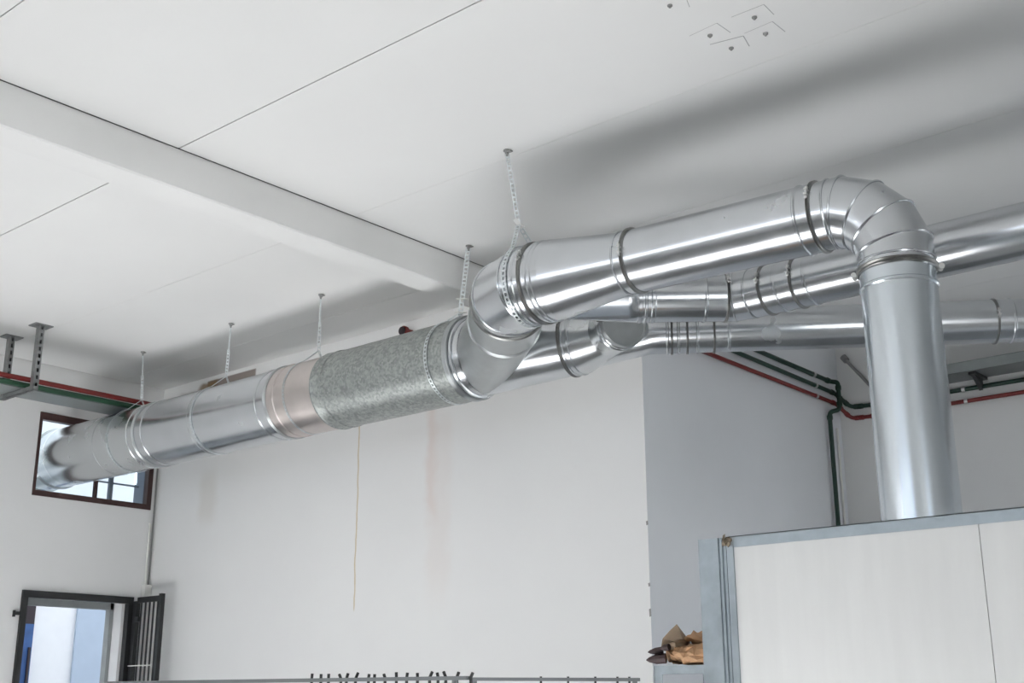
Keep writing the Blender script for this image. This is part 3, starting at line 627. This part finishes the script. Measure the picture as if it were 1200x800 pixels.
# corner post: folded channel with two grooves and a separate edge strip
ps = MB(); a = BXL; prof = [(a, BY+0.06), (a, BY+0.002), (a+0.078, BY+0.002), (a+0.080, BY+0.007), (a+0.086, BY+0.007), (a+0.088, BY), (a+0.094, BY), (a+0.096, BY+0.006), (a+0.101, BY+0.006), (a+0.103, BY+0.001), (a+0.109, BY+0.001), (a+0.109, BY+0.06)]
ps.loft([[V((x, y, z)) for x, y in prof] for z in (0.0, BT-0.001)], (True, True)); ps.build('corner_post', 'trim', bo, smooth=False)
MB().box((a+0.113, BY-0.002, 0), (a+0.138, BY+0.006, BT-0.028)).build('edge_strip', 'trim', bo, smooth=False)
tp = MB(); rnd = random.Random(3)
for k in range(9):
    c = V((a+0.10+rnd.uniform(0, 0.03), BY-0.004+rnd.uniform(-0.006, 0.004), BT-0.012+rnd.uniform(-0.018, 0.014)))
    e = V((rnd.uniform(-1, 1), rnd.uniform(-0.4, 0.4), rnd.uniform(-1, 0.4))).normalized()*0.012
    tp.obox(c, e, e.cross(V((0.2, 1, 0.1))).normalized()*0.005, V((0.1, 1, 0)).normalized()*0.002)
tp.build('tape_scrap', 'tape', bo, smooth=False)

# ------------------------------------------------------------------ shelf frame with crumpled paper
SY = 4.4
sh = thing('shelf_unit', 'galvanised shelf frame with white back, left of the booth', 'shelf', (-2.67, SY+0.2, 0))
zt = Z(0.147)
for x_ in (-3.0, -2.36):
    for y_ in (SY, SY+0.38):
        p_ = MB(); p_.box((x_, y_, 0), (x_+0.04, y_+0.003, zt)); p_.box((x_, y_, 0), (x_+0.003, y_+0.04, zt)); p_.build('post', 'trim', sh, smooth=False)
for y_ in (SY, SY+0.38): MB().box((-2.96, y_, zt-0.035), (-2.32, y_+0.003, zt)).build('rail', 'trim', sh, smooth=False)
MB().box((-3.0, SY+0.003, zt-0.004), (-2.32, SY+0.38, zt)).build('shelf_board', 'trim', sh, smooth=False)
MB().box((-2.955, SY+0.36, 0.2), (-2.33, SY+0.378, zt-0.04)).build('back_panel', 'white_plastic', sh, smooth=False)
MB().box((-2.96, SY+0.02, 1.2), (-2.33, SY+0.37, 1.215)).build('shelf_board', 'trim', sh, smooth=False)

from mathutils import noise
def crumple(rows, seed, amp, freq):
    """faceted crumpled skin over a stack of closed rings"""
    rings = []
    for ring in rows:
        rr = []
        for p in ring:
            p = V(p); q = p*freq+V((seed*3.1, seed*1.7, 0)); v_ = noise.noise_vector(q)+noise.noise_vector(q*2.3)*0.6
            p = p+v_*amp; p.z = max(p.z, zt+0.003); rr.append(p)
        rings.append(rr)
    return MB().loft(rings, (True, True))
bag = thing('paper_bag', 'crumpled brown kraft paper bag lying on the shelf frame', 'paper bag', (-2.75, SY+0.15, zt))
def ell(x, cy, cz, ry, rz, n=22): return [(x, cy+ry*math.cos(2*math.pi*k/n), cz+rz*math.sin(2*math.pi*k/n)) for k in range(n)]
cy = SY+0.15
def stack(x0, x1, m, f): return [ell(x0+(x1-x0)*i/m, *f(i/m)) for i in range(m+1)]
hump = lambda t: min(1, math.sin(math.pi*min(1, max(0, 0.06+t*0.9)))**0.35)
crumple(stack(-2.985, -2.45, 20, lambda t: (cy-0.02, zt+0.046, 0.15*hump(t), 0.050*hump(t))), 5, 0.026, 19).build('body', 'kraft', bag, smooth=False)
crumple(stack(-2.895, -2.47, 18, lambda t: (cy+0.0, zt+0.100+0.016*math.exp(-60*(t-0.08)**2), 0.11*hump(t), 0.034*hump(t))), 9, 0.016, 22).build('rolled_top', 'kraft', bag, smooth=False)
g = MB(); fl = [((-2.995, cy-0.10, zt+0.075), (-2.95, cy-0.02, zt+0.07)), ((-2.992, cy-0.09, zt+0.113), (-2.95, cy-0.03, zt+0.095)), ((-2.962, cy-0.085, zt+0.142), (-2.94, cy-0.04, zt+0.115)), ((-2.927, cy-0.075, zt+0.172), (-2.922, cy-0.055, zt+0.150)),
          ((-2.905, cy-0.085, zt+0.138), (-2.90, cy-0.04, zt+0.115)), ((-2.892, cy-0.09, zt+0.108), (-2.89, cy-0.03, zt+0.095)), ((-2.915, cy-0.125, zt+0.100), (-2.915, cy-0.03, zt+0.085)), ((-2.955, cy-0.135, zt+0.108), (-2.94, cy-0.03, zt+0.08))]
g.loft([[V(p) for p, q in fl], [V(q) for p, q in fl]], (True, True)); g.build('flap', 'kraft_grey', bag, smooth=False)
crumple(stack(-2.995, -2.90, 6, lambda t: (cy-0.05, zt+0.085, 0.07*hump(t), 0.022*hump(t))), 3, 0.012, 25).build('fold', 'kraft_grey', bag, smooth=False)
g = MB()
for (p, q, r_) in (((-2.965, cy-0.13, zt+0.064), (-3.022, cy-0.16, zt+0.056), 0.015), ((-2.945, cy-0.14, zt+0.030), (-3.024, cy-0.17, zt+0.024), 0.021), ((-2.92, cy-0.15, zt+0.075), (-2.965, cy-0.15, zt+0.070), 0.014)):
    p, q = V(p), V(q); d = (q-p)
    g.loft([circle(p, d, r_, 8), circle(p+d*0.5, d, r_*0.95, 8), circle(p+d*0.85, d, r_*0.5, 8), circle(q, d, r_*0.1, 8)], (True, True))
g.build('torn_end', 'dark_kraft', bag, smooth=False)

# ------------------------------------------------------------------ hanging rails low in the picture
def hang_rail(label, p, q, extra):
    p, q = V(p), V(q); t = thing('hanging_rail', label, 'rail', (p.x, p.y, 0)); d = (q-p).normalized(); s_ = V((-d.y, d.x, 0))
    g = MB(); L_ = (q-p).length; g.obox((p+q)/2, d*L_/2, s_*0.012, V((0, 0, 0.008))); g.build('top_bar', 'rail', t, smooth=False)
    for f in (0.03, 0.97):
        b_ = p+d*L_*f; MB().tube([b_-V((0, 0, 0.005)), (b_.x, b_.y, 0.03)], 0.012, 10).build('leg', 'rail', t)
        MB().obox((b_.x, b_.y, 0.015), s_*0.25, d*0.02, V((0, 0, 0.015))).build('foot', 'rail', t, smooth=False)
    return t, p, d, L_, s_
t, p, d, L_, s_ = hang_rail('long low steel rail with a row of dark hooks, before the back wall', P3(-5.75, 3.519, 0.103), P3(-3.57, 3.865, 0.10), 0)
rnd = random.Random(11)
for k in range(17):
    c = p+d*(L_*(0.61+0.385*(k+rnd.uniform(-0.3, 0.3))/16)); lean = rnd.uniform(-0.014, 0.014); ht = rnd.uniform(0.022, 0.03)
    b0 = c+s_*0.018
    pts = [b0+V((0, 0, ht))+d*lean, b0+V((0, 0, 0.004)), b0-V((0, 0, 0.016))]+arc(b0-V((0, 0, 0.02)), b0-V((0, 0, 0.05))-d*0.004, b0-V((0, 0, 0.036))-d*0.026, 4)
    hk = MB(); hk.tube(pts, 0.0065, 6)
    tag(hk.build('rail_hook', 'hook'), 'dark hook standing up from the long low rail', 'hook', 'dark hooks crowded on the long low rail')
t, p, d, L_, s_ = hang_rail('shorter low steel rail with a few hooks, toward the shelf', P3(-4.22, 4.58, 0.113), P3(-3.584, 5.13, 0.108), 0)
for f in (0.42, 0.58, 0.74, 0.87, 0.94):
    c = p+d*(L_*f); hk = MB()
    hk.tube([c+V((0, 0, 0.014))+s_*0.017, c+V((0, 0, -0.03))+s_*0.017]+arc(c+V((0, 0, -0.05))+s_*0.017, c+V((0, 0, -0.08)), c+V((0, 0, -0.05))-s_*0.02, 4), 0.006, 6)
    tag(hk.build('rail_hook', 'hook'), 'dark hook hanging under the shorter low rail', 'hook', 'hooks under the shorter low rail')
